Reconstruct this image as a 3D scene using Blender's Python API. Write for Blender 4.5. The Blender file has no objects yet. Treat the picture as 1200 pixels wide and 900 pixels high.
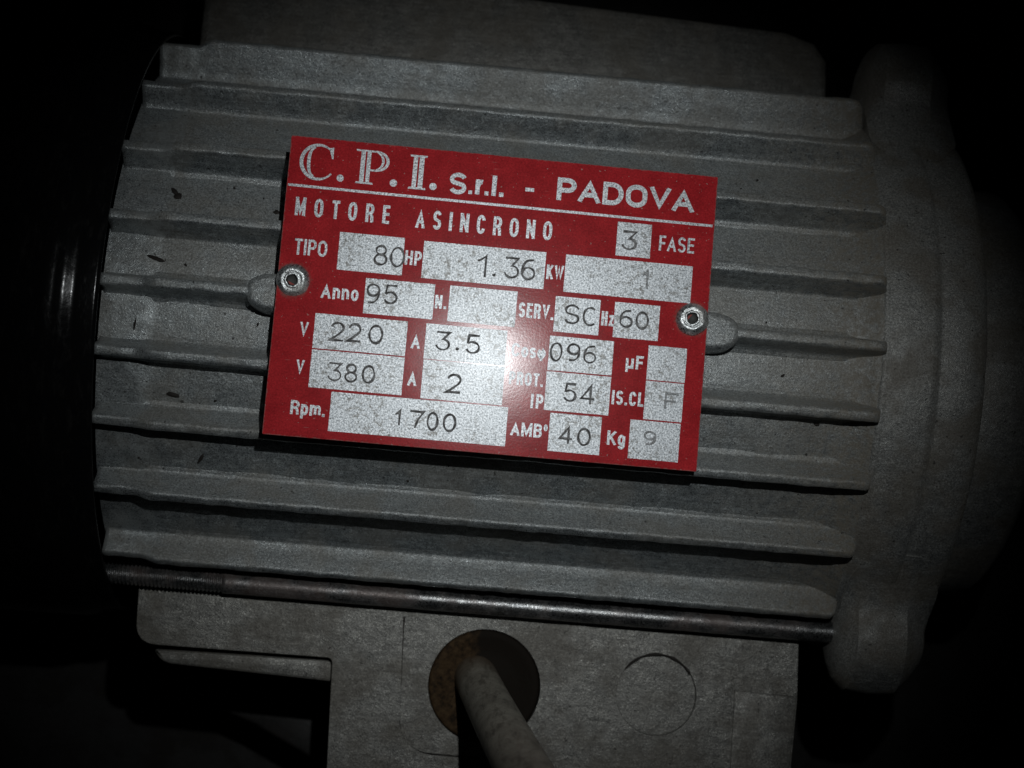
import bpy, bmesh, math, random
from mathutils import Vector, Matrix, noise
random.seed(7)
C = bpy.context.scene.collection
scene = bpy.context.scene
MM = 0.001          # everything below is measured in millimetres; the motor axis is the X axis

# ------------------------------------------------------------------ camera
cam_d = bpy.data.cameras.new('camera')
cam = bpy.data.objects.new('camera', cam_d)
C.objects.link(cam)
CAM = Vector((-4.97, -60.43, 423.99))
_w = Vector((0.1208, -0.036, 0.0843))
cam.matrix_world = Matrix.Translation(CAM * MM) @ Matrix.Rotation(_w.length, 4, _w.normalized())
cam_d.sensor_fit = 'HORIZONTAL'
cam_d.sensor_width = 36.0
cam_d.lens = 36.0 * 1769.3 / 1200.0
cam_d.clip_start = 0.01
cam_d.clip_end = 20.0
cam_d.dof.use_dof = True
cam_d.dof.focus_distance = 0.350
cam_d.dof.aperture_fstop = 17.0
scene.camera = cam

# ------------------------------------------------------------------ world: a dark workshop
world = bpy.data.worlds.new('World')
scene.world = world
world.use_nodes = True
bgn = world.node_tree.nodes['Background']
bgn.inputs['Color'].default_value = (0.6, 0.8, 1.0, 1)
bgn.inputs['Strength'].default_value = 0.0012

# ------------------------------------------------------------------ the torch held beside the lens
LAMP = CAM + Vector((27.0, 72.0, 3.0))
sp = bpy.data.lights.new('torch', 'SPOT')
sp.energy = 1.7
sp.color = (0.95, 0.99, 1.0)
sp.shadow_soft_size = 0.0022
sp.spot_size = math.radians(43)
sp.spot_blend = 1.0
torch = bpy.data.objects.new('torch', sp)
C.objects.link(torch)
torch.location = LAMP * MM
_aim = Vector((6.0, -12.0, 79.0)) - LAMP
torch.rotation_euler = _aim.to_track_quat('-Z', 'Y').to_euler()

vs = scene.view_settings
vs.view_transform = 'Standard'
vs.look = 'None'
vs.exposure = 0.0
vs.gamma = 1.0
vs.use_curve_mapping = False
scene.cycles.max_bounces = 6

# ------------------------------------------------------------------ materials
def new_mat(name):
    m = bpy.data.materials.new(name)
    m.use_nodes = True
    nt = m.node_tree
    return m, nt, nt.nodes['Principled BSDF']

def mm_coords(nt):
    tc = nt.nodes.new('ShaderNodeTexCoord')
    mp = nt.nodes.new('ShaderNodeMapping')
    mp.inputs['Scale'].default_value = (1000, 1000, 1000)
    nt.links.new(tc.outputs['Object'], mp.inputs['Vector'])
    return mp.outputs['Vector']

def nz(nt, vec, scale, detail=2.0, rough=0.5, stretch=None):
    if stretch:
        mp = nt.nodes.new('ShaderNodeMapping')
        mp.inputs['Scale'].default_value = stretch
        nt.links.new(vec, mp.inputs['Vector'])
        vec = mp.outputs['Vector']
    n = nt.nodes.new('ShaderNodeTexNoise')
    n.inputs['Scale'].default_value = scale
    n.inputs['Detail'].default_value = detail
    n.inputs['Roughness'].default_value = rough
    nt.links.new(vec, n.inputs['Vector'])
    return n.outputs['Fac']

def ramp(nt, fac, stops):
    r = nt.nodes.new('ShaderNodeValToRGB')
    el = r.color_ramp.elements
    while len(el) < len(stops):
        el.new(0.5)
    for e, (p, c) in zip(el, stops):
        e.position = p
        e.color = (c[0], c[1], c[2], 1) if hasattr(c, '__len__') else (c, c, c, 1)
    nt.links.new(fac, r.inputs['Fac'])
    return r.outputs['Color']

def mix(nt, fac, a, b, mode='MIX'):
    n = nt.nodes.new('ShaderNodeMix')
    n.data_type = 'RGBA'
    n.blend_type = mode
    for sock, v in ((n.inputs[0], fac), (n.inputs[6], a), (n.inputs[7], b)):
        if hasattr(v, 'is_linked') or hasattr(v, 'links'):
            nt.links.new(v, sock)
        elif hasattr(v, '__len__'):
            sock.default_value = (v[0], v[1], v[2], 1)
        else:
            sock.default_value = v
    return n.outputs[2]

def math_n(nt, op, a, b=None, clamp=False):
    n = nt.nodes.new('ShaderNodeMath')
    n.operation = op
    n.use_clamp = clamp
    for i, v in enumerate((a, b)):
        if v is None:
            continue
        if hasattr(v, 'links'):
            nt.links.new(v, n.inputs[i])
        else:
            n.inputs[i].default_value = v
    return n.outputs[0]

def bump(nt, bsdf, terms):
    prev = None
    for h, strength, dist in terms:
        b = nt.nodes.new('ShaderNodeBump')
        b.inputs['Strength'].default_value = strength
        b.inputs['Distance'].default_value = dist * MM
        nt.links.new(h, b.inputs['Height'])
        if prev is not None:
            nt.links.new(prev, b.inputs['Normal'])
        prev = b.outputs['Normal']
    nt.links.new(prev, bsdf.inputs['Normal'])

def cast_mat(name, lo, hi, dirt, dirt_amount, metallic, rough, grain=1.0, dirt_right=False, dust=None):
    m, nt, b = new_mat(name)
    v = mm_coords(nt)
    big = nz(nt, v, 0.07, 3.0, 0.6)
    mid = nz(nt, v, 0.55, 4.0, 0.65)
    fine = nz(nt, v, 2.3, 3.0, 0.75)
    streak = nz(nt, v, 1.0, 3.0, 0.6, (0.12, 1.3, 1.3))
    col = mix(nt, ramp(nt, mid, [(0.32, 0.0), (0.68, 1.0)]), lo, hi)
    col = mix(nt, math_n(nt, 'ADD', 0.15, math_n(nt, 'MULTIPLY', ramp(nt, nz(nt, v, 0.3, 3.0, 0.7), [(0.38, 0.0), (0.62, 1.0)]), 0.65)), col, ramp(nt, fine, [(0.36, 0.30), (0.50, 0.95), (0.66, 2.2)]), 'MULTIPLY')
    col = mix(nt, 0.35, col, ramp(nt, nz(nt, v, 0.22, 4.0, 0.65), [(0.33, 0.58), (0.5, 0.95), (0.66, 1.35)]), 'MULTIPLY')
    col = mix(nt, 0.6, col, ramp(nt, streak, [(0.3, 0.6), (0.7, 1.3)]), 'MULTIPLY')
    dm = math_n(nt, 'MULTIPLY', ramp(nt, big, [(0.45, 0.0), (0.60, 1.0)]), dirt_amount)
    if dirt_right:
        sx = nt.nodes.new('ShaderNodeSeparateXYZ')
        nt.links.new(v, sx.inputs[0])
        mr = nt.nodes.new('ShaderNodeMapRange')
        mr.inputs['From Min'].default_value = 52
        mr.inputs['From Max'].default_value = 90
        mr.inputs['To Max'].default_value = 0.75
        nt.links.new(sx.outputs['X'], mr.inputs['Value'])
        mr2 = math_n(nt, 'MULTIPLY', mr.outputs['Result'], ramp(nt, mid, [(0.3, 0.25), (0.6, 1.0)]))
        dm = math_n(nt, 'MAXIMUM', dm, mr2)
    col = mix(nt, dm, col, dirt)
    dustf = None
    if dust:
        # dry dust that has settled on everything not facing downwards (+Y is up on this machine)
        ge = nt.nodes.new('ShaderNodeNewGeometry')
        sn = nt.nodes.new('ShaderNodeSeparateXYZ')
        nt.links.new(ge.outputs['Normal'], sn.inputs[0])
        dmr = nt.nodes.new('ShaderNodeMapRange')
        dmr.interpolation_type = 'SMOOTHSTEP'
        dmr.inputs['From Min'].default_value = -0.90
        dmr.inputs['From Max'].default_value = 0.05
        nt.links.new(math_n(nt, 'ADD', sn.outputs['Y'], math_n(nt, 'MULTIPLY', math_n(nt, 'SUBTRACT', nz(nt, v, 0.3, 4.0, 0.7), 0.5), 0.9)), dmr.inputs['Value'])
        dustf = dmr.outputs['Result']
        sx2 = nt.nodes.new('ShaderNodeSeparateXYZ')
        nt.links.new(v, sx2.inputs[0])
        seat = nt.nodes.new('ShaderNodeMapRange')            # the turned seat at the fan end is barer, brighter metal
        seat.inputs['From Min'].default_value = -78.9
        seat.inputs['From Max'].default_value = -79.6
        nt.links.new(sx2.outputs['X'], seat.inputs['Value'])
        seatf = math_n(nt, 'MULTIPLY', seat.outputs['Result'], ramp(nt, nz(nt, v, 0.2, 3.0, 0.6), [(0.4, 0.1), (0.6, 1.0)]))
        dustf = math_n(nt, 'MULTIPLY', dustf, math_n(nt, 'SUBTRACT', 1.0, math_n(nt, 'MULTIPLY', seatf, 0.8)))
        col = mix(nt, math_n(nt, 'MULTIPLY', seatf, 0.5), col, (0.5, 0.53, 0.53))
        grain_c = ramp(nt, fine, [(0.36, 0.55), (0.50, 0.95), (0.66, 1.6)])
        col = mix(nt, math_n(nt, 'MULTIPLY', dustf, math_n(nt, 'ADD', 0.40, math_n(nt, 'MULTIPLY', ramp(nt, nz(nt, v, 0.5, 5.0, 0.75), [(0.36, 0.0), (0.62, 1.0)]), 0.45))), col, mix(nt, dm, mix(nt, 1.0, dust, grain_c, 'MULTIPLY'), dirt))
    # pits and dark specks
    pit = nz(nt, v, 0.9, 2.0, 0.5)
    pm = ramp(nt, pit, [(0.70, 0.0), (0.735, 1.0)])
    col = mix(nt, math_n(nt, 'MULTIPLY', pm, 0.75), col, (0.012, 0.009, 0.007))
    nt.links.new(col, b.inputs['Base Color'])
    spark = ramp(nt, nz(nt, v, 3.1, 2.0, 0.6), [(0.53, 0.0), (0.64, 1.0)])
    keep = math_n(nt, 'SUBTRACT', 1.0, dm)
    if dustf is not None:
        keep = math_n(nt, 'MULTIPLY', keep, math_n(nt, 'SUBTRACT', 1.0, math_n(nt, 'MULTIPLY', dustf, 0.6)))
    mt = math_n(nt, 'MULTIPLY', keep, math_n(nt, 'ADD', metallic, math_n(nt, 'MULTIPLY', spark, 0.35)))
    nt.links.new(mt, b.inputs['Metallic'])
    rg = math_n(nt, 'SUBTRACT', math_n(nt, 'ADD', rough, math_n(nt, 'MULTIPLY', dm, 0.3)), math_n(nt, 'MULTIPLY', spark, 0.17))
    nt.links.new(rg, b.inputs['Roughness'])
    b.inputs['Diffuse Roughness'].default_value = 0.35
    bump(nt, b, [(nz(nt, v, 0.35, 3.0, 0.6), 0.35 * grain, 0.5), (nz(nt, v, 1.9, 4.0, 0.75), 0.5 * grain, 0.30)])
    return m

M = {}
M['cast'] = cast_mat('cast_aluminium', (0.18, 0.2, 0.21), (0.335, 0.365, 0.372), (0.17, 0.138, 0.095), 0.3, 0.62, 0.36, 1.0, True, dust=(0.300, 0.31, 0.302))
M['shield'] = cast_mat('cast_aluminium_shield', (0.185, 0.19, 0.186), (0.30, 0.306, 0.296), (0.135, 0.108, 0.075), 0.5, 0.4, 0.40, 1.1, dust=(0.29, 0.284, 0.262))
M['box'] = cast_mat('cast_aluminium_box', (0.16, 0.157, 0.145), (0.245, 0.24, 0.22), (0.115, 0.095, 0.068), 0.4, 0.35, 0.42, 0.9)
M['steel'] = cast_mat('zinc_plated_steel', (0.15, 0.155, 0.16), (0.30, 0.30, 0.295), (0.085, 0.036, 0.02), 0.5, 0.85, 0.34, 0.45)
M['rivet'] = cast_mat('bright_aluminium', (0.42, 0.44, 0.44), (0.62, 0.64, 0.64), (0.20, 0.165, 0.12), 0.4, 0.75, 0.38, 0.6)
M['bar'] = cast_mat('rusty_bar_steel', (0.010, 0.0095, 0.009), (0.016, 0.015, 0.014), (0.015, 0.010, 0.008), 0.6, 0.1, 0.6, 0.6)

def paint_black():
    m, nt, b = new_mat('gloss_black_paint')
    v = mm_coords(nt)
    dust = ramp(nt, nz(nt, v, 0.5, 5.0, 0.7, (1.0, 0.35, 0.35)), [(0.52, 0.0), (0.85, 0.5)])
    col = mix(nt, dust, (0.006, 0.006, 0.0065), (0.035, 0.033, 0.03))
    nt.links.new(col, b.inputs['Base Color'])
    nt.links.new(math_n(nt, 'ADD', math_n(nt, 'MULTIPLY', dust, 0.5), 0.16), b.inputs['Roughness'])
    bump(nt, b, [(nz(nt, v, 0.5, 3.0, 0.6), 0.12, 0.3)])
    return m
M['black'] = paint_black()
M['black'].node_tree.nodes['Principled BSDF'].inputs['Specular IOR Level'].default_value = 0.2

RIV = [(-46.47, 1.0), (46.29, 0.59)]

def red_enamel():
    m, nt, b = new_mat('red_enamel')
    v = mm_coords(nt)
    fine = nz(nt, v, 2.4, 3.0, 0.7)
    col = mix(nt, ramp(nt, nz(nt, v, 0.12, 3.0, 0.6), [(0.35, 0.0), (0.65, 1.0)]), (0.45, 0.023, 0.029), (0.52, 0.029, 0.035))
    col = mix(nt, 0.55, col, ramp(nt, fine, [(0.3, 0.55), (0.5, 1.0), (0.7, 1.5)]), 'MULTIPLY')
    # chips in the enamel that let the bare metal through
    ch = nz(nt, v, 1.15, 2.0, 0.55)
    cm = ramp(nt, ch, [(0.69, 0.0), (0.72, 1.0)])
    sc_ = ramp(nt, nz(nt, v, 1.0, 2.0, 0.5, (0.16, 2.4, 1.0)), [(0.735, 0.0), (0.76, 1.0)])
    cm = math_n(nt, 'MAXIMUM', cm, math_n(nt, 'MULTIPLY', sc_, 0.6))
    col = mix(nt, 0.6, col, ramp(nt, nz(nt, v, 0.3, 4.0, 0.7), [(0.36, 0.8), (0.62, 1.12)]), 'MULTIPLY')
    col = mix(nt, math_n(nt, 'MULTIPLY', cm, 0.65), col, (0.55, 0.40, 0.36))
    # bare, scuffed edges of the sheet
    se = nt.nodes.new('ShaderNodeSeparateXYZ')
    nt.links.new(v, se.inputs[0])
    ex = math_n(nt, 'SUBTRACT', 50.0, math_n(nt, 'ABSOLUTE', se.outputs['X']))
    ey = math_n(nt, 'SUBTRACT', 34.72, math_n(nt, 'ABSOLUTE', se.outputs['Y']))
    em = math_n(nt, 'ADD', math_n(nt, 'MINIMUM', ex, ey), math_n(nt, 'MULTIPLY', math_n(nt, 'SUBTRACT', nz(nt, v, 0.7, 4.0, 0.7), 0.5), 1.1))
    col = mix(nt, math_n(nt, 'MULTIPLY', ramp(nt, em, [(0.05, 1.0), (0.22, 0.0)]), 0.55), col, (0.36, 0.22, 0.20))
    # grime scraped up around each rivet
    for (rx, ry) in RIV:
        d = nt.nodes.new('ShaderNodeVectorMath')
        d.operation = 'DISTANCE'
        nt.links.new(v, d.inputs[0])
        d.inputs[1].default_value = (rx, ry, 0.5)
        dd = math_n(nt, 'ADD', d.outputs['Value'], math_n(nt, 'MULTIPLY', nz(nt, v, 0.9, 4.0, 0.7), 3.2))
        gm = ramp(nt, math_n(nt, 'DIVIDE', dd, 10.0), [(0.50, 1.0), (0.62, 0.0)])
        col = mix(nt, math_n(nt, 'MULTIPLY', gm, 0.5), col, (0.19, 0.155, 0.125))
    nt.links.new(col, b.inputs['Base Color'])
    b.inputs['Roughness'].default_value = 0.15
    b.inputs['Specular IOR Level'].default_value = 0.16
    bump(nt, b, [(nz(nt, v, 1.7, 4.0, 0.7), 0.10, 0.08), (nz(nt, v, 0.10, 2.0, 0.5), 0.03, 0.5)])
    return m
M['red'] = red_enamel()

def bare_plate(name, stain):
    m, nt, b = new_mat(name)
    v = mm_coords(nt)
    s1 = nz(nt, v, 2.5, 2.5, 0.75)
    col = ramp(nt, s1, [(0.31, (0.05, 0.056, 0.06)), (0.42, (0.33, 0.352, 0.37)), (0.53, (0.53, 0.56, 0.585)), (0.67, (0.86, 0.88, 0.90))])
    pit = nz(nt, v, 1.1, 2.0, 0.6)
    pm = ramp(nt, pit, [(0.675, 0.0), (0.715, 1.0)])
    col = mix(nt, math_n(nt, 'MULTIPLY', pm, 0.85), col, (0.03, 0.028, 0.025))
    if stain:
        zone = ramp(nt, nz(nt, v, 0.10, 2.0, 0.5), [(0.43, 0.0), (0.55, 1.0)])
        st = ramp(nt, nz(nt, v, 0.75, 4.0, 0.75), [(0.50, 0.0), (0.60, 1.0)])
        col = mix(nt, math_n(nt, 'MULTIPLY', math_n(nt, 'MULTIPLY', zone, st), 0.7), col, (0.085, 0.072, 0.052))
    nt.links.new(col, b.inputs['Base Color'])
    b.inputs['Metallic'].default_value = 0.35
    b.inputs['Roughness'].default_value = 0.42
    b.inputs['Coat Weight'].default_value = 0.12
    b.inputs['Coat Roughness'].default_value = 0.2
    bump(nt, b, [(s1, 0.25, 0.12)])
    return m
M['silver'] = bare_plate('bare_plate_metal', True)
M['print'] = bare_plate('bare_letter_metal', False)

def simple(name, c, r, metal=0.0, grain=0.3):
    m, nt, b = new_mat(name)
    v = mm_coords(nt)
    col = mix(nt, 0.6, c, ramp(nt, nz(nt, v, 1.2, 4.0, 0.7), [(0.3, 0.55), (0.7, 1.4)]), 'MULTIPLY')
    nt.links.new(col, b.inputs['Base Color'])
    b.inputs['Roughness'].default_value = r
    b.inputs['Metallic'].default_value = metal
    bump(nt, b, [(nz(nt, v, 1.4, 4.0, 0.7), grain, 0.3)])
    return m
def groove_mat(name, dark, pale, p):
    m, nt, b = new_mat(name)
    v = mm_coords(nt)
    col = mix(nt, ramp(nt, nz(nt, v, 0.8, 3.0, 0.65), [(p, 0.0), (p + 0.16, 1.0)]), dark, pale)
    col = mix(nt, 0.7, col, ramp(nt, nz(nt, v, 2.5, 2.0, 0.7), [(0.35, 0.5), (0.65, 1.6)]), 'MULTIPLY')
    nt.links.new(col, b.inputs['Base Color'])
    b.inputs['Roughness'].default_value = 0.6
    return m
M['groove'] = groove_mat('engraved_groove', (0.085, 0.086, 0.082), (0.32, 0.33, 0.33), 0.44)
M['lip'] = simple('engraved_lip', (0.58, 0.53, 0.53), 0.35, 0.5)
M['faint'] = groove_mat('worn_groove', (0.17, 0.17, 0.16), (0.50, 0.53, 0.54), 0.33)
M['grime_shade'] = simple('grime_and_edge_shade', (0.018, 0.014, 0.011), 0.8)  # dark colour of the dirt flecks and of the painted edge shade
M['hole'] = simple('rivet_hole', (0.07, 0.07, 0.065), 0.7)

def gland_rubber():
    m, nt, b = new_mat('old_rubber')
    v = mm_coords(nt)
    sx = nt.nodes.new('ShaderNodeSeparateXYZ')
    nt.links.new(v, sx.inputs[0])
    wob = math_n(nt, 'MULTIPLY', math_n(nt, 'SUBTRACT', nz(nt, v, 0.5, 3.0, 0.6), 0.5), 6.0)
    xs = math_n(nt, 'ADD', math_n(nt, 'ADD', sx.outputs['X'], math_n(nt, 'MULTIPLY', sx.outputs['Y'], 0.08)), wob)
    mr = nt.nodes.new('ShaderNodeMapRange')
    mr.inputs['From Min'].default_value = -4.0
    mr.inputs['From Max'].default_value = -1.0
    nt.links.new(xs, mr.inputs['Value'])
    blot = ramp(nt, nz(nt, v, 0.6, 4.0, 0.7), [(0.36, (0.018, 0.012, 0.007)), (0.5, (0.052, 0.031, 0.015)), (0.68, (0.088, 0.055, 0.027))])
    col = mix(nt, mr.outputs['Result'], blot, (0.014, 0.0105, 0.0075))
    sp_ = ramp(nt, nz(nt, v, 0.55, 2.0, 0.6), [(0.68, 0.0), (0.72, 1.0)])
    col = mix(nt, sp_, col, (0.012, 0.008, 0.006))
    nt.links.new(col, b.inputs['Base Color'])
    b.inputs['Roughness'].default_value = 0.8
    b.inputs['Specular IOR Level'].default_value = 0.16
    bump(nt, b, [(nz(nt, v, 0.9, 4.0, 0.7), 0.4, 0.5)])
    return m
M['rubber'] = gland_rubber()

def cable_mat():
    m, nt, b = new_mat('grey_pvc')
    v = mm_coords(nt)
    col = mix(nt, ramp(nt, nz(nt, v, 0.16, 4.0, 0.65), [(0.38, 0.0), (0.62, 1.0)]), (0.27, 0.245, 0.20), (0.41, 0.38, 0.315))
    col = mix(nt, 0.5, col, ramp(nt, nz(nt, v, 1.5, 3.0, 0.6), [(0.3, 0.65), (0.7, 1.3)]), 'MULTIPLY')
    smear = ramp(nt, nz(nt, v, 0.28, 5.0, 0.75, (1.6, 1.6, 0.35)), [(0.50, 0.0), (0.64, 1.0)])
    col = mix(nt, math_n(nt, 'MULTIPLY', smear, 0.65), col, (0.10, 0.085, 0.065))
    scr = ramp(nt, nz(nt, v, 0.9, 2.0, 0.5, (1.0, 1.0, 0.12)), [(0.66, 0.0), (0.70, 1.0)])
    col = mix(nt, math_n(nt, 'MULTIPLY', scr, 0.5), col, (0.07, 0.06, 0.05))
    sx = nt.nodes.new('ShaderNodeSeparateXYZ')
    nt.links.new(v, sx.inputs[0])
    mr = nt.nodes.new('ShaderNodeMapRange')          # rubber dust smeared on the cable end
    mr.inputs['From Min'].default_value = 46
    mr.inputs['From Max'].default_value = 30
    nt.links.new(math_n(nt, 'ADD', sx.outputs['Z'], math_n(nt, 'MULTIPLY', nz(nt, v, 0.5), 8.0)), mr.inputs['Value'])
    col = mix(nt, math_n(nt, 'MULTIPLY', mr.outputs['Result'], 0.8), col, (0.10, 0.055, 0.025))
    nt.links.new(col, b.inputs['Base Color'])
    b.inputs['Roughness'].default_value = 0.55
    bump(nt, b, [(nz(nt, v, 0.8, 3.0, 0.6), 0.15, 0.3)])
    return m
M['cable'] = cable_mat()
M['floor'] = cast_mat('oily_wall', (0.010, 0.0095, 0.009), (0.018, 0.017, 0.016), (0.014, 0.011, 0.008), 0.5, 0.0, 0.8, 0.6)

# ------------------------------------------------------------------ object helpers
BASE = 95.0      # the motor's origin is where it meets the wall, this far behind its axis

def obj(name, bm, mats, parent=None, smooth=True, loc=None, label=None):
    me = bpy.data.meshes.new(name)
    bmesh.ops.recalc_face_normals(bm, faces=bm.faces)
    bm.to_mesh(me)
    bm.free()
    for m in (mats if isinstance(mats, (list, tuple)) else [mats]):
        me.materials.append(m)
    if smooth:
        for p in me.polygons:
            p.use_smooth = True
    o = bpy.data.objects.new(name, me)
    C.objects.link(o)
    o.parent = parent
    if loc is not None:
        o.location = Vector(loc) * MM
    if label:
        o['label'] = label
    return o

def sharp(o, deg):
    me = o.data
    bm = bmesh.new()
    bm.from_mesh(me)
    for e in bm.edges:
        if len(e.link_faces) == 2 and e.calc_face_angle(0) > math.radians(deg):
            e.smooth = False
    bm.to_mesh(me)
    bm.free()

def strip(bm, rows, closed=False, mat=0):
    """rows of points (mm) -> quads"""
    vr = [[bm.verts.new(Vector(p) * MM) for p in r] for r in rows]
    n = len(vr[0])
    for a, b in zip(vr[:-1], vr[1:]):
        for i in range(n if closed else n - 1):
            f = bm.faces.new((a[i], a[(i + 1) % n], b[(i + 1) % n], b[i]))
            f.material_index = mat
    return vr

def lathe_x(bm, prof, n=144, a0=0.0, a1=360.0, jit=0.0):
    """profile of (x, r) turned about the X axis"""
    full = abs(a1 - a0) >= 360
    rows = []
    for x, r in prof:
        row = []
        for i in range(n if full else n + 1):
            a = math.radians(a0 + (a1 - a0) * i / n)
            rr = r + (jit * noise.noise((x * .3, math.sin(a) * 9, math.cos(a) * 9)) if jit else 0)
            row.append((x, rr * math.sin(a), rr * math.cos(a)))
        rows.append(row)
    return strip(bm, rows, full)

def lathe_z(bm, prof, cx=0, cy=0, n=48, mat=0, cap_top=False, cap_bottom=False, jit=0.0, seed=0):
    rows = []
    for r, z in prof:
        rows.append([(cx + (r + jit * noise.noise((math.cos(t) * 2 + seed, math.sin(t) * 2, r))) * math.cos(t),
                      cy + (r + jit * noise.noise((math.cos(t) * 2 + seed, math.sin(t) * 2, r))) * math.sin(t), z)
                     for t in [2 * math.pi * i / n for i in range(n)]])
    vr = strip(bm, rows, True, mat)
    if cap_top:
        bm.faces.new(vr[-1]).material_index = mat
    if cap_bottom:
        bm.faces.new(vr[0]).material_index = mat
    return vr

def slab(bm, poly, z0, z1, bev=0.6, seg=2, mat=0):
    """rounded-edge slab: polygon (mm) from z0 up to z1, top edge eased"""
    n = len(poly)
    P = [Vector((x, y)) for x, y in poly]
    area = sum(P[i].cross(P[(i + 1) % n]) for i in range(n))
    if area < 0:
        P.reverse()
    def inset(d):
        out = []
        for i in range(n):
            a, b, c = P[i - 1], P[i], P[(i + 1) % n]
            d1 = (b - a).normalized()
            d2 = (c - b).normalized()
            n1 = Vector((-d1.y, d1.x))
            n2 = Vector((-d2.y, d2.x))
            m = (n1 + n2)
            m = m / max(0.3, m.length_squared / 2)
            out.append(b + m * d)
        return out
    rows = [[(p.x, p.y, z0) for p in P]]
    for k in range(seg + 1):
        t = math.pi / 2 * k / seg
        q = inset(bev * (1 - math.cos(t)))
        rows.append([(p.x, p.y, z1 - bev + bev * math.sin(t)) for p in q])
    vr = strip(bm, rows, True, mat)
    bm.faces.new(vr[-1]).material_index = mat
    bm.faces.new(vr[0]).material_index = mat
    return vr

def round_poly(pts, radii, n=8):
    out = []
    N = len(pts)
    for i in range(N):
        a, b, c = Vector(pts[i - 1]), Vector(pts[i]), Vector(pts[(i + 1) % N])
        r = radii[i] if hasattr(radii, '__len__') else radii
        if r <= 0:
            out.append((b.x, b.y))
            continue
        u = (a - b).normalized() * r
        w = (c - b).normalized() * r
        for k in range(n + 1):
            t = k / n
            p = (b + u) * (1 - t) ** 2 + b * 2 * t * (1 - t) + (b + w) * t * t
            out.append((p.x, p.y))
    return out

def face_with_holes(bm, outer, holes, z, mat=0):
    edges = []
    loops = []
    for lp in [outer] + holes:
        vs_ = [bm.verts.new(Vector((x, y, z)) * MM) for x, y in lp]
        loops.append(vs_)
        for i in range(len(vs_)):
            edges.append(bm.edges.new((vs_[i], vs_[(i + 1) % len(vs_)])))
    r = bmesh.ops.triangle_fill(bm, edges=edges, use_beauty=True)
    for f in r['geom']:
        if isinstance(f, bmesh.types.BMFace):
            f.material_index = mat
    return loops

def wall(bm, loop, dz, mat=0):
    low = [bm.verts.new(v.co + Vector((0, 0, dz * MM))) for v in loop]
    n = len(loop)
    for i in range(n):
        bm.faces.new((loop[i], loop[(i + 1) % n], low[(i + 1) % n], low[i])).material_index = mat
    return low

def circle(cx, cy, r, n=48):
    return [(cx + r * math.cos(2 * math.pi * i / n), cy + r * math.sin(2 * math.pi * i / n)) for i in range(n)]

# ------------------------------------------------------------------ the setting: dark wall behind the motor
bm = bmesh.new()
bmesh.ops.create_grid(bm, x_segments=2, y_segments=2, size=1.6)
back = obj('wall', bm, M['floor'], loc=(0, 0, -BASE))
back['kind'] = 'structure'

# ------------------------------------------------------------------ the motor
motor = bpy.data.objects.new('electric_motor', None)
C.objects.link(motor)
motor.location = (0, 0, -BASE * MM)
motor['label'] = 'grey finned cast aluminium electric motor with a red nameplate and black fan cover'
motor['category'] = 'motor'
UP = (0, 0, BASE)       # parts are modelled about the motor axis

def part(name, bm, mats, parent=None, **k):
    if parent is None:
        return obj(name, bm, mats, motor, loc=UP, **k)
    return obj(name, bm, mats, parent, **k)

RB, XL, XR = 70.2, -92.0, 93.0      # valley radius, ends of the finned length

# stator housing: the turned body the fins stand on
bm = bmesh.new()
rows = []
xs = [XL + (XR + 3 - XL) * i / 120 for i in range(121)]
for x in xs:
    row = []
    for i in range(180):
        a = 2 * math.pi * i / 180
        r = RB + 0.22 * noise.noise((x * .11, math.sin(a) * 8, math.cos(a) * 8)) + 0.07 * noise.noise((x * .6, math.sin(a) * 40, math.cos(a) * 40))
        if x < -79.5:
            r += 0.35                 # machined seat of the fan cover
        if x > 84:
            r += 2.9 * min(1.0, ((x - 84) / 9)) ** 2      # the valley floor sweeps up into the end ring
        row.append((x, r * math.sin(a), r * math.cos(a)))
    rows.append(row)
strip(bm, rows, True)
part('stator_housing', bm, M['cast'])

# cooling fins, one object each
#        angle   tip radius  half thickness at the tip
FINS = [(59.0, 81.2, 1.1), (43.4, 77.9, 1.1), (25.4, 77.9, 1.2), (10.9, 77.9, 1.15), (-1.0, 77.6, 1.15),
        (-13.4, 77.9, 1.15), (-26.0, 77.9, 1.1), (-40.2, 77.9, 1.1), (-57.7, 77.9, 1.1)]

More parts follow.
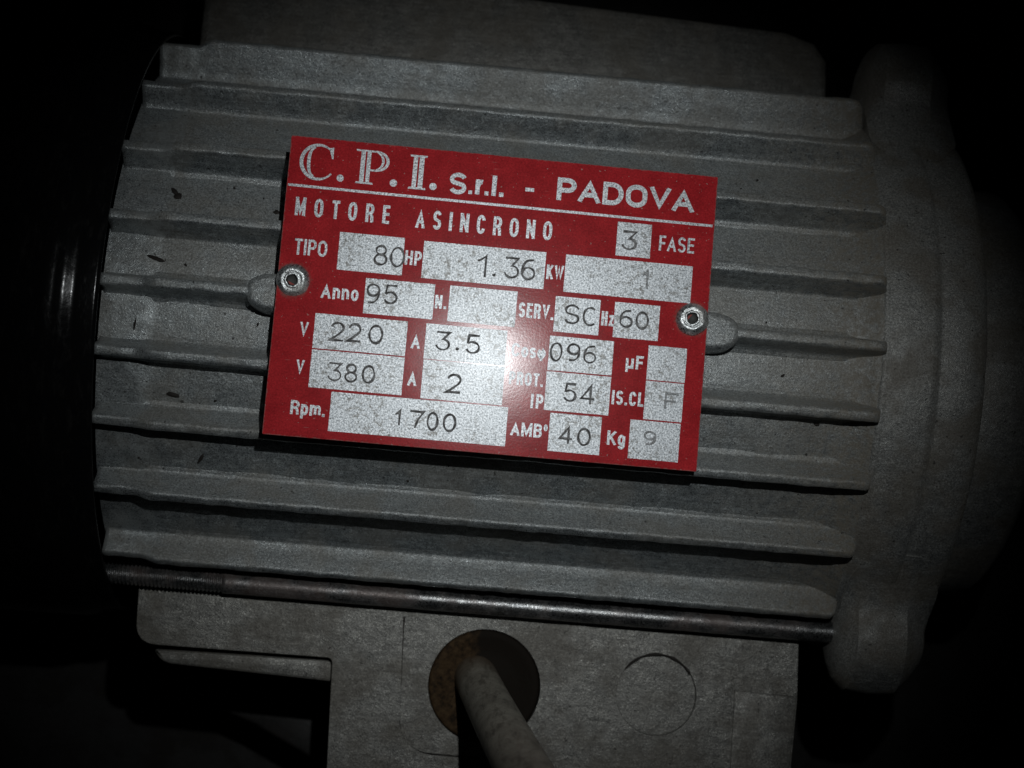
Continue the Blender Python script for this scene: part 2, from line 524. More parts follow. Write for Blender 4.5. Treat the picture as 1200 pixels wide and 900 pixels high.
def make_fin(ang, rt, ht, seed):
    h = rt - RB
    half = [(4.1, -0.6), (3.5, -0.02), (2.85, 0.12), (2.35, 0.45), (2.05, 1.1), (1.6, 3.4), (ht + 0.2, h - 0.8), (ht + 0.02, h - 0.32), (ht - 0.35, h - 0.06), (ht * 0.3, h)]
    prof = [(-t, r) for t, r in half] + [(t, r) for t, r in reversed(half)]
    a = math.radians(ang)
    er = Vector((0, math.sin(a), math.cos(a)))
    et = Vector((0, math.cos(a), -math.sin(a)))
    bm = bmesh.new()
    rows = []
    N = 190
    x0, x1 = -91.5, 93.8 + 0.8 * noise.noise((seed * 1.7, 0.3, 0.8))
    for i in range(N + 1):
        x = x0 + (x1 - x0) * i / N
        k = 1.0
        if x < -78.0:
            k = 1.0 - 0.17 * min(1.0, (-78.0 - x) / 3.5)     # turned down where the fan cover slips on
        if x > x1 - 2.6:
            u = (x - (x1 - 2.6)) / 2.6
            k *= math.sqrt(max(0.0, 1 - u * u)) * 0.58 + 0.42
        row = []
        for j, (t, r) in enumerate(prof):
            w = max(0.0, r / h)
            jt = 0.20 * noise.noise((x * .22 + seed * 7, t * .4, r * .3)) + 0.10 * noise.noise((x * 1.1 + seed * 3, t, r * .8))
            jr = 0.22 * noise.noise((x * .3 + seed * 11, t * .5, 3.3)) + 0.09 * noise.noise((x * 1.4 + seed, t, 9.1))
            p = er * (RB + r * (k if r > 0 else 1) + jr * w) + et * (t + jt * w)
            row.append((x, p.y, p.z))
        rows.append(row)
    vr = strip(bm, rows)
    bm.faces.new(vr[-1])
    bm.faces.new(vr[0])
    return part('cooling_fin', bm, M['cast'])
for s, (a, rt, ht) in enumerate(FINS):
    make_fin(a, rt, ht, s + 1)

# cast bosses that take the nameplate rivets
def make_boss(x):
    bm = bmesh.new()
    poly = []
    for k in range(40):
        t = 2 * math.pi * k / 40
        sx, sy = 7.4, 4.5
        c, s_ = math.cos(t), math.sin(t)
        poly.append((x + sx * math.copysign(abs(c) ** 0.8, c), -1.3 + sy * math.copysign(abs(s_) ** 0.8, s_) + 0.25 * noise.noise((c * 2, s_ * 2, x))))
    slab(bm, poly, 69.0, 78.1, 1.5, 4)
    return part('rivet_boss', bm, M['cast'])
make_boss(-50.0)
make_boss(50.5)

# end shield with its lugs
bm = bmesh.new()
lathe_x(bm, [(92.2, 60), (92.8, 72.9), (93.4, 73.35), (94.2, 73.55), (94.6, 73.4), (95.0, 73.6), (98, 74.1), (104.5, 74.6), (106.0, 74.4), (106.6, 73.4), (107.2, 73.2),
             (108, 73.5), (114, 73.6), (116.5, 73.2), (118.2, 72.0), (119.0, 70.0), (119.2, 66), (121, 62), (121.5, 20)], 180, jit=0.25)
shield = part('end_shield', bm, M['shield'])

def make_lug(cy, cz):
    """a cast ear that flares down into the round of the shield"""
    bm = bmesh.new()
    phi = math.atan2(cy, cz)
    er = Vector((math.sin(phi), math.cos(phi)))       # (y, z), outwards
    et = Vector((math.cos(phi), -math.sin(phi)))      # sideways
    c = Vector((cy, cz))
    prof = [(94.4, 7.0), (95.4, 10.6), (96.4, 12.2), (98.2, 14.2), (104, 14.6), (110.4, 14.4), (113.6, 11.2), (116.6, 7.6), (117.6, 5.4), (117.9, 3.0)]
    rows = []
    for x, r in prof:
        base = math.radians(9.0 + 15.0 * r / 14.6)
        pts = []
        s1 = Vector((73.9 * math.sin(phi + base), 73.9 * math.cos(phi + base)))
        s2 = Vector((73.9 * math.sin(phi - base), 73.9 * math.cos(phi - base)))
        a1 = c + et * r * 0.98 + er * r * 0.17
        a2 = c - et * r * 0.98 + er * r * 0.17
        for q0, q1, sg in ((s1, a1, 1),):
            m = c + et * r * 1.02 - er * r * 0.30
            pts += [q0 * (1 - t) ** 2 + m * 2 * t * (1 - t) + q1 * t * t for t in [n_ / 7 for n_ in range(7)]]
        for n_ in range(25):
            t = math.radians(10 + 160 * n_ / 24)
            pts.append(c + et * r * math.cos(t) + er * r * math.sin(t))
        m = c - et * r * 1.02 - er * r * 0.30
        pts += [a2 * (1 - t) ** 2 + m * 2 * t * (1 - t) + s2 * t * t for t in [n_ / 7 for n_ in range(1, 8)]]
        pts += [s2 * 0.9, s1 * 0.9]
        rows.append([(x + 0.25 * noise.noise((p.x * .15, p.y * .15, x * .3)), p.x * (1 + 0.006 * noise.noise((p.x * .12, p.y * .12, x * .2))), p.y) for p in pts])
    vr = strip(bm, rows, True)
    bm.faces.new(vr[0])
    bm.faces.new(vr[-1])
    o = obj('bolt_lug', bm, M['shield'], shield)
    sharp(o, 24)
    return o
make_lug(-70.0, 32.0)
make_lug(75.0, 30.0)

# a dim hub beyond the shield
bm = bmesh.new()
lathe_x(bm, [(120, 30), (120.5, 56), (124, 57.5), (136, 57.5), (139, 55), (139.5, 20)], 96, jit=0.2)
part('drive_flange', bm, M['shield'])

# black pressed steel fan cover
bm = bmesh.new()
prof = [(-90.6, 79.2), (-90.35, 79.6), (-90.6, 80.1), (-91.4, 80.35), (-95.4, 80.5), (-96.6, 80.75), (-97.8, 81.35), (-98.8, 81.6), (-99.8, 81.7), (-100.6, 81.85), (-101.4, 82.1), (-103, 82.2), (-106, 82.3), (-112, 82.4), (-138, 82.6), (-145, 81.5), (-150, 77), (-153, 68), (-154, 40), (-154, 8)]
lathe_x(bm, prof, 180)
o = part('fan_cover', bm, M['black'])
sm = o.modifiers.new('thickness', 'SOLIDIFY')
sm.thickness = 0.0008

# tie rod with its threaded end
ry, rz, rr = -69.6, 33.0, 2.75
bm = bmesh.new()
rows = []
for i in range(161):
    x = -62.0 + (98.0 + 62.0) * i / 160
    rows.append([(x, ry + (rr + 0.05 * noise.noise((x * .5, math.cos(t) * 2, math.sin(t) * 2))) * math.cos(t),
                  rz + (rr + 0.05 * noise.noise((x * .5, math.cos(t) * 2, math.sin(t) * 2))) * math.sin(t)) for t in [2 * math.pi * k / 28 for k in range(28)]])
vr = strip(bm, rows, True)
bm.faces.new(vr[0])
bm.faces.new(vr[-1])
rod = part('tie_rod', bm, M['steel'])
bm = bmesh.new()
rows = []
for i in range(31 * 8 + 1):
    x = -93.0 + 31.0 * i / (31 * 8)
    row = []
    for k in range(28):
        t = 2 * math.pi * k / 28
        ph = (x / 1.0 - t / (2 * math.pi)) % 1.0
        row.append((x, ry + (2.15 + 0.55 * (1 - abs(2 * ph - 1))) * math.cos(t), rz + (2.15 + 0.55 * (1 - abs(2 * ph - 1))) * math.sin(t)))
    rows.append(row)
strip(bm, rows, True)
obj('thread', bm, M['steel'], rod)

# mounting foot behind the topmost fin
bm = bmesh.new()
slab(bm, [(-88, 66), (-88, 106.5), (8.6, 101.4), (78, 98.8), (86.5, 96.2), (90.3, 91), (91.4, 66)], -60, 10, 2.2, 3)
part('mounting_foot', bm, M['box'])

# ------------------------------------------------------------------ terminal box under the rod
ZB = 28.0
GX, GY, GR = 6.6, -90.6, 14.5
bm = bmesh.new()
outer = round_poly([(-84.5, -66), (-83.6, -86.9), (-33.0, -86.6), (-30.2, -150), (85.6, -150), (88.0, -88), (87.3, -66)], [0, 5.5, 1.5, 0, 0, 1.5, 0])
loops = face_with_holes(bm, outer, [circle(GX, GY, GR + 0.3, 64), circle(51.2, -89.3, 10.4, 56)], ZB)
wall(bm, loops[0], -60)
wall(bm, loops[1], -8)
kn = wall(bm, loops[2], -1.3)
bm.faces.new(kn)
bx = part('terminal_box', bm, M['box'])
sharp(bx, 30)
bv = bx.modifiers.new('edge', 'BEVEL')
bv.width = 0.0005
bv.segments = 2
bv.limit_method = 'ANGLE'
bv.angle_limit = math.radians(50)

# low raised pad round the cable entry
bm = bmesh.new()
outer = round_poly([(-15.4, -74.6), (-14.0, -108.6), (33.5, -108.2), (33.0, -73.2)], [2.5, 9, 9, 2.5])
loops = face_with_holes(bm, outer, [circle(GX, GY, GR, 64)], ZB + 0.45)
wall(bm, loops[0], -1.2)
wall(bm, loops[1], -1.2)
o = obj('gland_pad', bm, M['box'], bx)
sharp(o, 30)
# dark ribbons that paint the shade along the pad edge and the knockout rim
bm = bmesh.new()
def shade_line(pts, wd):
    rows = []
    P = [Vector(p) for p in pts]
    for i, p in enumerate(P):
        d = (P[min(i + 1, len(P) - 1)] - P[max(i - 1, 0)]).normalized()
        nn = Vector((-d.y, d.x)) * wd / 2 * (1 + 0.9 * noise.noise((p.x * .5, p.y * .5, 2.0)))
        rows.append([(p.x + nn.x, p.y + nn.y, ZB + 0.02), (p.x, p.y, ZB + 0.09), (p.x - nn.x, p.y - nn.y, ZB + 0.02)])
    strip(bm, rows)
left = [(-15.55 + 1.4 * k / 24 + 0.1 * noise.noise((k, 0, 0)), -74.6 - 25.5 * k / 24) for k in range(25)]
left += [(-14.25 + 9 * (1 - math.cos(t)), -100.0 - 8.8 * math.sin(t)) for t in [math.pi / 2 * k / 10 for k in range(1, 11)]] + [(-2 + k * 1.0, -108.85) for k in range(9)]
shade_line(left, 0.42)
shade_line([(51.2 + 10.35 * math.cos(t), -89.3 + 10.35 * math.sin(t)) for t in [math.radians(a) for a in range(35, 150, 5)]], 0.6)
obj('edge_shade_lines', bm, M['grime_shade'], bx)['kind'] = 'stuff'
# raised corner block on the right end of the box
bm = bmesh.new()
slab(bm, [(71.4, -86.6), (71.9, -149), (85.4, -149), (87.7, -86.9)], ZB - 1, ZB + 0.4, 0.3, 2)
obj('corner_block', bm, M['box'], bx)
# flange strip and lid under the left overhang
bm = bmesh.new()
slab(bm, round_poly([(-79.5, -88.3), (-77.0, -91.6), (-32.4, -92.9), (-32.4, -87.4)], [1, 2.5, 0, 0]), -20, 24.0, 0.6, 2)
obj('flange_strip', bm, M['box'], bx)
# rubber cable gland set in the hole
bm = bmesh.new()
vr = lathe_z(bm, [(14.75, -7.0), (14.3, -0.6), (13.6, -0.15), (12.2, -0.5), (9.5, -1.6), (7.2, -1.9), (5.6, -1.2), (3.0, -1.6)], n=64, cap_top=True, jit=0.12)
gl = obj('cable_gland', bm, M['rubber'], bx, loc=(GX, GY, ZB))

# ------------------------------------------------------------------ loose dirt lodged on the casting
FL = [(-80.5, 5.7, 72.3, 5.2, 1.2, -12), (-77.4, 23.5, 72.2, 2.4, 1.9, 20), (-78.5, 25.6, 74.0, 2.6, 1.6, -50), (-66.9, -41.3, 59.6, 3.2, 1.0, 62), (-83.6, -10.9, 72.2, 3.6, 0.7, 86),
      (-73.7, -29.2, 73.6, 3.6, 1.5, -8), (-53.6, 21.0, 71.5, 1.9, 1.3, 10), (54.0, 31.0, 72.0, 1.6, 1.2, 30), (53.0, 36.7, 63.4, 2.2, 1.3, 15), (70.3, -9.6, 72.0, 1.3, 0.8, 40), (79.6, -20.8, 69.8, 1.5, 0.9, 0),
      (-55.0, -8.4, 72.4, 1.2, 0.6, 70), (20.0, -9.0, 71.2, 0.8, 0.5, -5)]
_rf = random.Random(11)
for _ in range(46):
    _a = math.radians(_rf.choice([35, 18, 5, -7, -20, -33, -48]) + _rf.uniform(-3.5, 3.5))
    _s = _rf.uniform(0.35, 1.0)
    FL.append((_rf.uniform(-86, 84), RB * math.sin(_a), RB * math.cos(_a), _s, _s * _rf.uniform(0.4, 1.0), _rf.uniform(0, 180)))
bm = bmesh.new()
for (x, y, z, L_, W_, ang) in FL:
    n_ = Vector((0, y, z)).normalized()
    u = Vector((1, 0, 0))
    w = n_.cross(u).normalized()
    ca, sa = math.cos(math.radians(ang)), math.sin(math.radians(ang))
    c = Vector((x, 0, 0)) + n_ * (RB + (0.42 if x < -79.5 else 0.08))
    ring, low = [], []
    for k in range(11):
        t = 2 * math.pi * k / 11
        q = 1 + 0.45 * noise.noise((math.cos(t) * 1.6 + x, math.sin(t) * 1.6, y))
        a, b_ = L_ / 2 * math.cos(t) * q, W_ / 2 * math.sin(t) * q
        d = u * (a * ca - b_ * sa) + w * (a * sa + b_ * ca)
        ring.append(bm.verts.new((c + d * 0.8 + n_ * 0.08) * MM))
        low.append(bm.verts.new((c + d - n_ * 0.5) * MM))
    bm.faces.new(ring)
    for k in range(11):
        bm.faces.new((ring[k], ring[(k + 1) % 11], low[(k + 1) % 11], low[k]))
o = part('grime_flecks', bm, M['grime_shade'], smooth=True)
o['kind'] = 'stuff'

# ------------------------------------------------------------------ nameplate
plate_bm = bmesh.new()
HW, HH, TH = 50.0, 34.72, 0.9
nx, ny = 40, 28
top = []
for j in range(ny + 1):
    for i in range(nx + 1):
        x = -HW + 2 * HW * i / nx
        y = -HH + 2 * HH * j / ny
        top.append((x, y))
slab(plate_bm, round_poly([(-HW, -HH), (HW, -HH), (HW, HH), (-HW, HH)], 0.35, 3), -TH, 0.0, 0.12, 2)
plate = obj('nameplate', plate_bm, M['red'], motor, loc=(0, 0.2, BASE + 79.9), smooth=False)
plate.rotation_euler = (0.0335, 0.026, 0.0)

# -- lettering from pen strokes
def arc(cx, cy, rx, ry_, a0, a1, n=14):
    return [(cx + rx * math.cos(math.radians(a0 + (a1 - a0) * i / n)), cy + ry_ * math.sin(math.radians(a0 + (a1 - a0) * i / n))) for i in range(n + 1)]

XH = 0.72      # x-height of the lower case
def S_curve(h):
    return arc(.5, h * .74, .5, h * .26, 20, 90, 6) + arc(.5, h * .74, .5, h * .26, 90, 225, 10)[1:] + [(.5, h * .5)] + arc(.5, h * .26, .5, h * .26, 45, -90, 10) + arc(.5, h * .26, .5, h * .26, -90, -160, 6)[1:]

def lower(g):
    return {'o': (.62, [arc(.5, XH / 2, .5, XH / 2, 0, 360, 24)])}[g]

GLYPH = {
    'A': (1.0, [[(0, 0), (.5, 1), (1, 0)], [(.2, .3), (.8, .3)]]),
    'B': (.9, [[(0, 0), (0, 1)], [(0, 1), (.55, 1)] + arc(.58, .765, .36, .235, 90, -90, 10) + [(0, .53)], [(.5, .53)] + arc(.58, .265, .42, .265, 90, -90, 10) + [(0, 0)]]),
    'C': (.92, [arc(.5, .66, .5, .34, 15, 180, 16) + arc(.5, .34, .5, .34, 180, 345, 16)]),
    'D': (.95, [[(0, 0), (0, 1)], [(0, 1), (.45, 1)] + arc(.45, .5, .55, .5, 90, -90, 18) + [(0, 0)]]),
    'E': (.78, [[(0, 0), (0, 1)], [(0, 1), (1, 1)], [(0, .52), (.9, .52)], [(0, 0), (1, 0)]]),
    'F': (.74, [[(0, 0), (0, 1)], [(0, 1), (1, 1)], [(0, .5), (.85, .5)]]),
    'H': (.92, [[(0, 0), (0, 1)], [(1, 0), (1, 1)], [(0, .52), (1, .52)]]),
    'I': (.0, [[(.5, 0), (.5, 1)]]),
    'K': (.95, [[(0, 0), (0, 1)], [(.95, 1), (.05, .42)], [(.3, .6), (1, 0)]]),
    'L': (.72, [[(0, 0), (0, 1)], [(0, 0), (1, 0)]]),
    'M': (1.15, [[(0, 0), (0, 1)], [(0, 1), (.5, .05), (1, 1)], [(1, 0), (1, 1)]]),
    'N': (.95, [[(0, 0), (0, 1)], [(0, 1), (1, 0)], [(1, 0), (1, 1)]]),
    'O': (.98, [arc(.5, .64, .5, .36, 0, 180, 14) + arc(.5, .36, .5, .36, 180, 360, 14) + [(1, .64)]]),
    'P': (.88, [[(0, 0), (0, 1)], [(0, 1), (.5, 1)] + arc(.55, .72, .45, .28, 90, -90, 12) + [(0, .44)]]),
    'R': (.92, [[(0, 0), (0, 1)], [(0, 1), (.5, 1)] + arc(.55, .74, .45, .26, 90, -90, 12) + [(0, .48)], [(.62, .46), (.9, .3), (.97, 0)]]),
    'S': (.88, [S_curve(1.0)]),
    'T': (.85, [[(.5, 0), (.5, 1)], [(0, 1), (1, 1)]]),
    'V': (.95, [[(0, 1), (.5, 0), (1, 1)]]),
    'W': (1.35, [[(0, 1), (.25, 0), (.5, .95), (.75, 0), (1, 1)]]),
    'o': (.78, [arc(.5, XH / 2, .5, XH / 2, 0, 360, 24)]),
    's': (.70, [S_curve(XH)]),
    'z': (.70, [[(0, XH), (1, XH)], [(1, XH), (0, 0)], [(0, 0), (1, 0)]]),
    'n': (.75, [[(0, 0), (0, XH)], [(0, XH * .6)] + arc(.5, XH * .62, .5, XH * .38, 160, 0, 10) + [(1, 0)]]),
    'r': (.52, [[(0, 0), (0, XH)], [(0, XH * .55)] + arc(.75, XH * .45, .7, XH * .55, 155, 80, 8)]),
    'm': (1.15, [[(0, 0), (0, XH)], [(0, XH * .6)] + arc(.25, XH * .68, .25, XH * .32, 150, 0, 8) + [(.5, 0)], [(.5, XH * .6)] + arc(.75, XH * .68, .25, XH * .32, 150, 0, 8) + [(1, 0)]]),
    'p': (.78, [[(0, -.30), (0, XH)], arc(.5, XH / 2, .5, XH / 2, 0, 360, 24)]),
    'g': (.78, [arc(.5, XH / 2, .5, XH / 2, 0, 360, 24), [(1, XH), (1, -.05)] + arc(.5, -.08, .5, .22, 0, -160, 10)]),
    'l': (.0, [[(.5, 0), (.5, 1)]]),
    'µ': (.78, [[(0, -.30), (0, XH)], [(0, XH * .4)] + arc(.45, XH * .35, .45, XH * .35, 190, 330, 8) + [(1, XH * .35)], [(1, 0), (1, XH)]]),
    'φ': (.9, [arc(.5, XH / 2, .5, XH / 2, 120, 420, 20) + [(.5, XH * .5), (.5, -.32)]]),
    '°': (.42, [arc(.5, .82, .5, .18, 0, 360, 18)]),
    '-': (.7, [[(0, .5), (1, .5)]]),
    '.': (.0, [[(.5, 0), (.5, .001)]]),
    ' ': (.5, []),
}

def ribbon(bm, pts, th, z, ext, ylim=None, closed=False, mat=0, prof=None, wob=0.0):
    P = [Vector(p) for p in pts]
    if wob:
        F = [P[0]]
        for p in P[1:]:
            k = max(1, int((p - F[-1]).length / 0.35))
            a0 = F[-1]
            F += [a0.lerp(p, i / k) for i in range(1, k + 1)]
        P = F
    Q = [P[0]]
    for p in P[1:]:
        if (p - Q[-1]).length > 1e-4:
            Q.append(p)
    P = Q
    if len(P) < 2:
        return
    if ext:
        P[0] = P[0] - (P[1] - P[0]).normalized() * ext
        P[-1] = P[-1] + (P[-1] - P[-2]).normalized() * ext
    n = len(P)
    prof = prof or [(-1, 0), (1, 0)]
    rows = []
    for i in range(n):
        if closed:
            a, c = P[(i - 1) % (n - 1)] if i == 0 else P[i - 1], P[1] if i == n - 1 else P[i + 1]
            if i == 0:
                a = P[n - 2]
        else:
            a, c = P[max(0, i - 1)], P[min(n - 1, i + 1)]
        d1 = (P[i] - a) if (P[i] - a).length > 1e-6 else (c - P[i])
        d2 = (c - P[i]) if (c - P[i]).length > 1e-6 else (P[i] - a)
        d1.normalize()
        d2.normalize()
        n1 = Vector((-d1.y, d1.x))
        n2 = Vector((-d2.y, d2.x))
        m = n1 + n2
        m = m / max(0.12, m.length_squared / 2) if m.length > 1e-3 else n1
        row = []
        for s, zz in prof:
            q = P[i] + m * (s * th / 2 * (1 + wob * noise.noise((P[i].x * 0.9, P[i].y * 0.9, 1.7))))
            if ylim:
                q.y = min(max(q.y, ylim[0]), ylim[1])
            row.append((q.x, q.y, z + zz))
        rows.append(row)
    vr = [[bm.verts.new(Vector(p) * MM) for p in r] for r in rows]
    for a, b in zip(vr[:-1], vr[1:]):
        for k in range(len(prof) - 1):
            try:
                f = bm.faces.new((a[k], a[k + 1], b[k + 1], b[k]))
                f.material_index = mat[k] if isinstance(mat, (list, tuple)) else mat
            except ValueError:
                pass

INK = 0.035
def word(text, x, y, w, h, th, gap):
    bm = bmesh.new()
    dots = {'.': th * 1.05, 'I': th, 'l': th}
    fixed = sum(dots.get(c, 0) for c in text) + gap * (len(text) - 1)
    rel = sum(GLYPH[c][0] for c in text if c not in dots)
    s = (w - fixed) / rel if rel > 0 else 1.0
    cx = x
    lvl = 0
    for c in text:
        gw = dots[c] if c in dots else GLYPH[c][0] * s
        if c == '.':
            d = th * 1.05
            vsq = [bm.verts.new(Vector((cx + a, y + b, INK)) * MM) for a, b in ((0, 0), (d, 0), (d, d), (0, d))]
            bm.faces.new(vsq)
        elif c == '-':
            vsq = [bm.verts.new(Vector((cx + a, y + b, INK)) * MM) for a, b in ((0, 0), (w, 0), (w, h), (0, h))]
            bm.faces.new(vsq)
        else:
            for st in GLYPH[c][1]:
                iw = max(0.0, gw - th)
                pts = [(cx + min(th, gw) / 2 + p[0] * iw, y + th / 2 + p[1] * (h - th)) for p in st]
                closed = len(st) > 4 and (Vector(st[0]) - Vector(st[-1])).length < 1e-3
                low = -0.3 * h if c in 'pgµφ' else 0.0
                ribbon(bm, pts, th, INK + 0.005 * (lvl % 5), th / 2 if len(st) <= 5 else 0, (y + low - .01, y + h), closed)
                lvl += 1
        cx += gw + gap
    return obj('printed_word', bm, M['print'], plate, smooth=False)

WORDS = [
    ('S', -12.66, 24.63, 3.96, 5.07, 1.0, 0.2),
    ('.', -8.13, 24.95, 0.85, 0.94, 1, 0.2),
    ('r', -6.61, 25.03, 2.34, 3.54, 1, 0.2),
    ('.', -4.37, 25.02, 0.92, 0.9, 1, 0.2),
    ('l', -2.78, 25.06, 1.05, 4.78, 1, 0.2),
    ('.', -0.99, 24.98, 1.03, 1.04, 1, 0.2),
    ('-', 5.01, 26.89, 2.07, 0.86, 0.9, 0.2),
    ('PADOVA', 12.4, 25.56, 32.38, 5.4, 1.12, 0.55),
    ('MOTORE', -47.52, 16.1, 21.75, 4.34, 0.7, 2.0),
    ('ASINCRONO', -19.66, 15.86, 31.72, 4.46, 0.7, 1.85),
    ('FASE', 37.27, 15.97, 8.33, 3.6, 0.53, 0.4),
    ('TIPO', -46.82, 7.05, 7.51, 3.73, 0.56, 0.35),
    ('HP', -21.34, 7.07, 3.84, 3.36, 0.58, 0.4),
    ('KW', 11.55, 6.8, 3.99, 3.44, 0.58, 0.3),
    ('Anno', -39.77, -2.48, 8.59, 3.43, 0.6, 0.4),
    ('N.', -13.54, -2.42, 2.66, 3.15, 0.6, 0.4),
    ('SERV.', 5.83, -2.66, 8.15, 3.46, 0.6, 0.35),
    ('Hz', 25.15, -2.83, 2.9, 3.37, 0.6, 0.35),
    ('V', -43.76, -11.8, 1.9, 3.49, 0.53, 0.3),
    ('A', -18.19, -12.17, 2.06, 3.45, 0.6, 0.3),
    ('Cosφ', 4.97, -11.88, 7.94, 3.15, 0.6, 0.3),
    ('µF', 31.64, -12.32, 4.1, 3.17, 0.6, 0.5),
    ('V', -43.74, -20.47, 1.79, 3.41, 0.53, 0.3),
    ('A', -18.22, -20.77, 2.06, 3.44, 0.6, 0.3),
    ('PROT.', 4.96, -18.38, 7.92, 3.05, 0.56, 0.35),
    ('IP', 10.39, -23.42, 2.89, 3.34, 0.6, 0.6),
    ('IS.CL', 29.01, -20.87, 7.44, 3.29, 0.6, 0.4),
    ('Rpm.', -44.17, -29.64, 7.89, 3.24, 0.6, 0.35),
    ('AMB°', 6.29, -30.09, 8.5, 3.19, 0.6, 0.35),
    ('Kg', 28.68, -30.29, 4.19, 3.32, 0.62, 0.4),
]

for wd in WORDS:
    if wd[0] not in ('S', '.', 'r', 'l'):
        word(*wd)

def printed(name, build):
    bm = bmesh.new()
    build(bm)
    return obj(name, bm, M['print'], plate, smooth=False)

# "S.r.l." set as one word
def srl(bm):
    lvl = 0
    for (c, x, y, w, h, th, g) in WORDS[:6]:
        th = 1.02 if c != 'S' else 1.0
        if c in '.l':
            if c == '.':
                h = w
            vsq = [bm.verts.new(Vector((x + a, y + b, INK)) * MM) for a, b in ((0, 0), (w, 0), (w, h), (0, h))]
            bm.faces.new(vsq)
            continue
        for st in GLYPH[c][1]:
            f = 1.0 / XH if c == 'r' else 1.0
            pts = [(x + th / 2 + p[0] * (w - th), y + th / 2 + p[1] * f * (h - th)) for p in st]
            ribbon(bm, pts, th, INK + 0.005 * lvl, th / 2 if len(st) <= 3 else 0, (y, y + h))
            lvl += 1
printed('printed_word', srl)

# the open-face serif initials "C.P.I."
def taper(bm, pts, ths, z=INK):
    P = [Vector(p) for p in pts]
    vr = []
    for i, p in enumerate(P):
        d = (P[min(i + 1, len(P) - 1)] - P[max(i - 1, 0)]).normalized()
        nn = Vector((-d.y, d.x))
        t = ths[i] / 2
        vr.append((bm.verts.new(Vector((p.x + nn.x * t, p.y + nn.y * t, z)) * MM), bm.verts.new(Vector((p.x - nn.x * t, p.y - nn.y * t, z)) * MM)))
    for a, b in zip(vr[:-1], vr[1:]):
        bm.faces.new((a[0], a[1], b[1], b[0]))

def poly(bm, pts, z=INK):
    bm.faces.new([bm.verts.new(Vector((x, y, z)) * MM) for x, y in pts])

def dot(bm, x, y, r):
    poly(bm, [(x + r * math.cos(t), y + r * math.sin(t)) for t in [2 * math.pi * k / 20 for k in range(20)]])

def cpi(bm):
    # C
    cx, cy, rx, ry_ = -43.2, 29.0, 3.95, 4.0
    n = 40
    pts, ths = [], []
    for i in range(n + 1):
        a = 48 + (322 - 48) * i / n
        th = 0.42 + 0.45 * max(0.0, math.sin(math.radians((a - 60) / 240 * 180))) ** 0.8
        pts.append((cx + rx * math.cos(math.radians(a)), cy + ry_ * math.sin(math.radians(a))))
        ths.append(th)
    taper(bm, pts, ths)
    pts, ths = [], []
    for i in range(25):
        a = 108 + (252 - 108) * i / 24
        k = math.sin(math.pi * i / 24)
        pts.append((cx + 0.15 + (rx - 0.55 - 1.0 * k) * math.cos(math.radians(a)), cy + (ry_ - 0.45) * math.sin(math.radians(a))))
        ths.append(0.35 + 0.45 * k)
    taper(bm, pts, ths, INK + 0.006)
    poly(bm, [(cx + 2.2, cy + 3.45), (cx + 3.25, cy + 3.75), (cx + 3.35, cy + 0.95), (cx + 3.0, cy + 1.0)], INK + 0.012)
    dot(bm, -37.92, 25.75, 0.82)
    # P
    x, y, h = -33.9, 24.95, 8.0
    poly(bm, [(x + .35, y + .4), (x + 1.35, y + .4), (x + 1.35, y + h - .35), (x + .35, y + h - .35)])
    poly(bm, [(x + 1.75, y + .4), (x + 2.65, y + .4), (x + 2.65, y + h - .35), (x + 1.75, y + h - .35)])
    poly(bm, [(x - .55, y), (x + 3.55, y), (x + 3.4, y + .42), (x - .4, y + .42)], INK + 0.006)
    poly(bm, [(x - .75, y + h - .42), (x + 3.2, y + h - .42), (x + 3.2, y + h), (x - .85, y + h)], INK + 0.006)
    pts = [(x + 3.0, y + h - .21)] + [(x + 3.9 + 2.75 * math.cos(math.radians(a)), y + 5.55 + 2.24 * math.sin(math.radians(a))) for a in range(90, -91, -9)] + [(x + 2.5, y + 3.31)]
    n_ = len(pts)
    taper(bm, pts, [0.42 + 0.28 * math.sin(math.pi * i / (n_ - 1)) ** 2 for i in range(n_)], INK + 0.012)
    pts = [(x + 3.7 + 1.85 * math.cos(math.radians(a)), y + 5.55 + 2.0 * math.sin(math.radians(a))) for a in range(78, -79, -6)]
    n_ = len(pts)
    taper(bm, pts, [0.2 + 0.4 * math.sin(math.pi * i / (n_ - 1)) for i in range(n_)], INK + 0.018)
    dot(bm, -25.61, 25.8, 0.86)
    # I
    x, y, h = -21.6, 24.85, 8.05
    poly(bm, [(x + .2, y + .4), (x + 1.2, y + .4), (x + 1.2, y + h - .4), (x + .2, y + h - .4)])
    poly(bm, [(x + 1.6, y + .4), (x + 2.7, y + .4), (x + 2.7, y + h - .4), (x + 1.6, y + h - .4)])
    poly(bm, [(x - .65, y), (x + 3.5, y), (x + 3.35, y + .45), (x - .5, y + .45)], INK + 0.006)
    poly(bm, [(x - .5, y + h - .45), (x + 3.3, y + h - .45), (x + 3.45, y + h), (x - .65, y + h)], INK + 0.006)
    dot(bm, -16.43, 25.88, 0.84)
printed('printed_word', cpi)

def rule(bm):
    rows = []
    for i in range(61):
        x = -49.7 + 99.2 * i / 60
        y = 23.1 - 0.15 * i / 60
        rows.append([(x, y - .30 + .05 * noise.noise((x, 1, 0)), INK), (x, y + .30 + .05 * noise.noise((x, 5, 0)), INK)])
    strip(bm, rows)
printed('dividing_rule', rule)

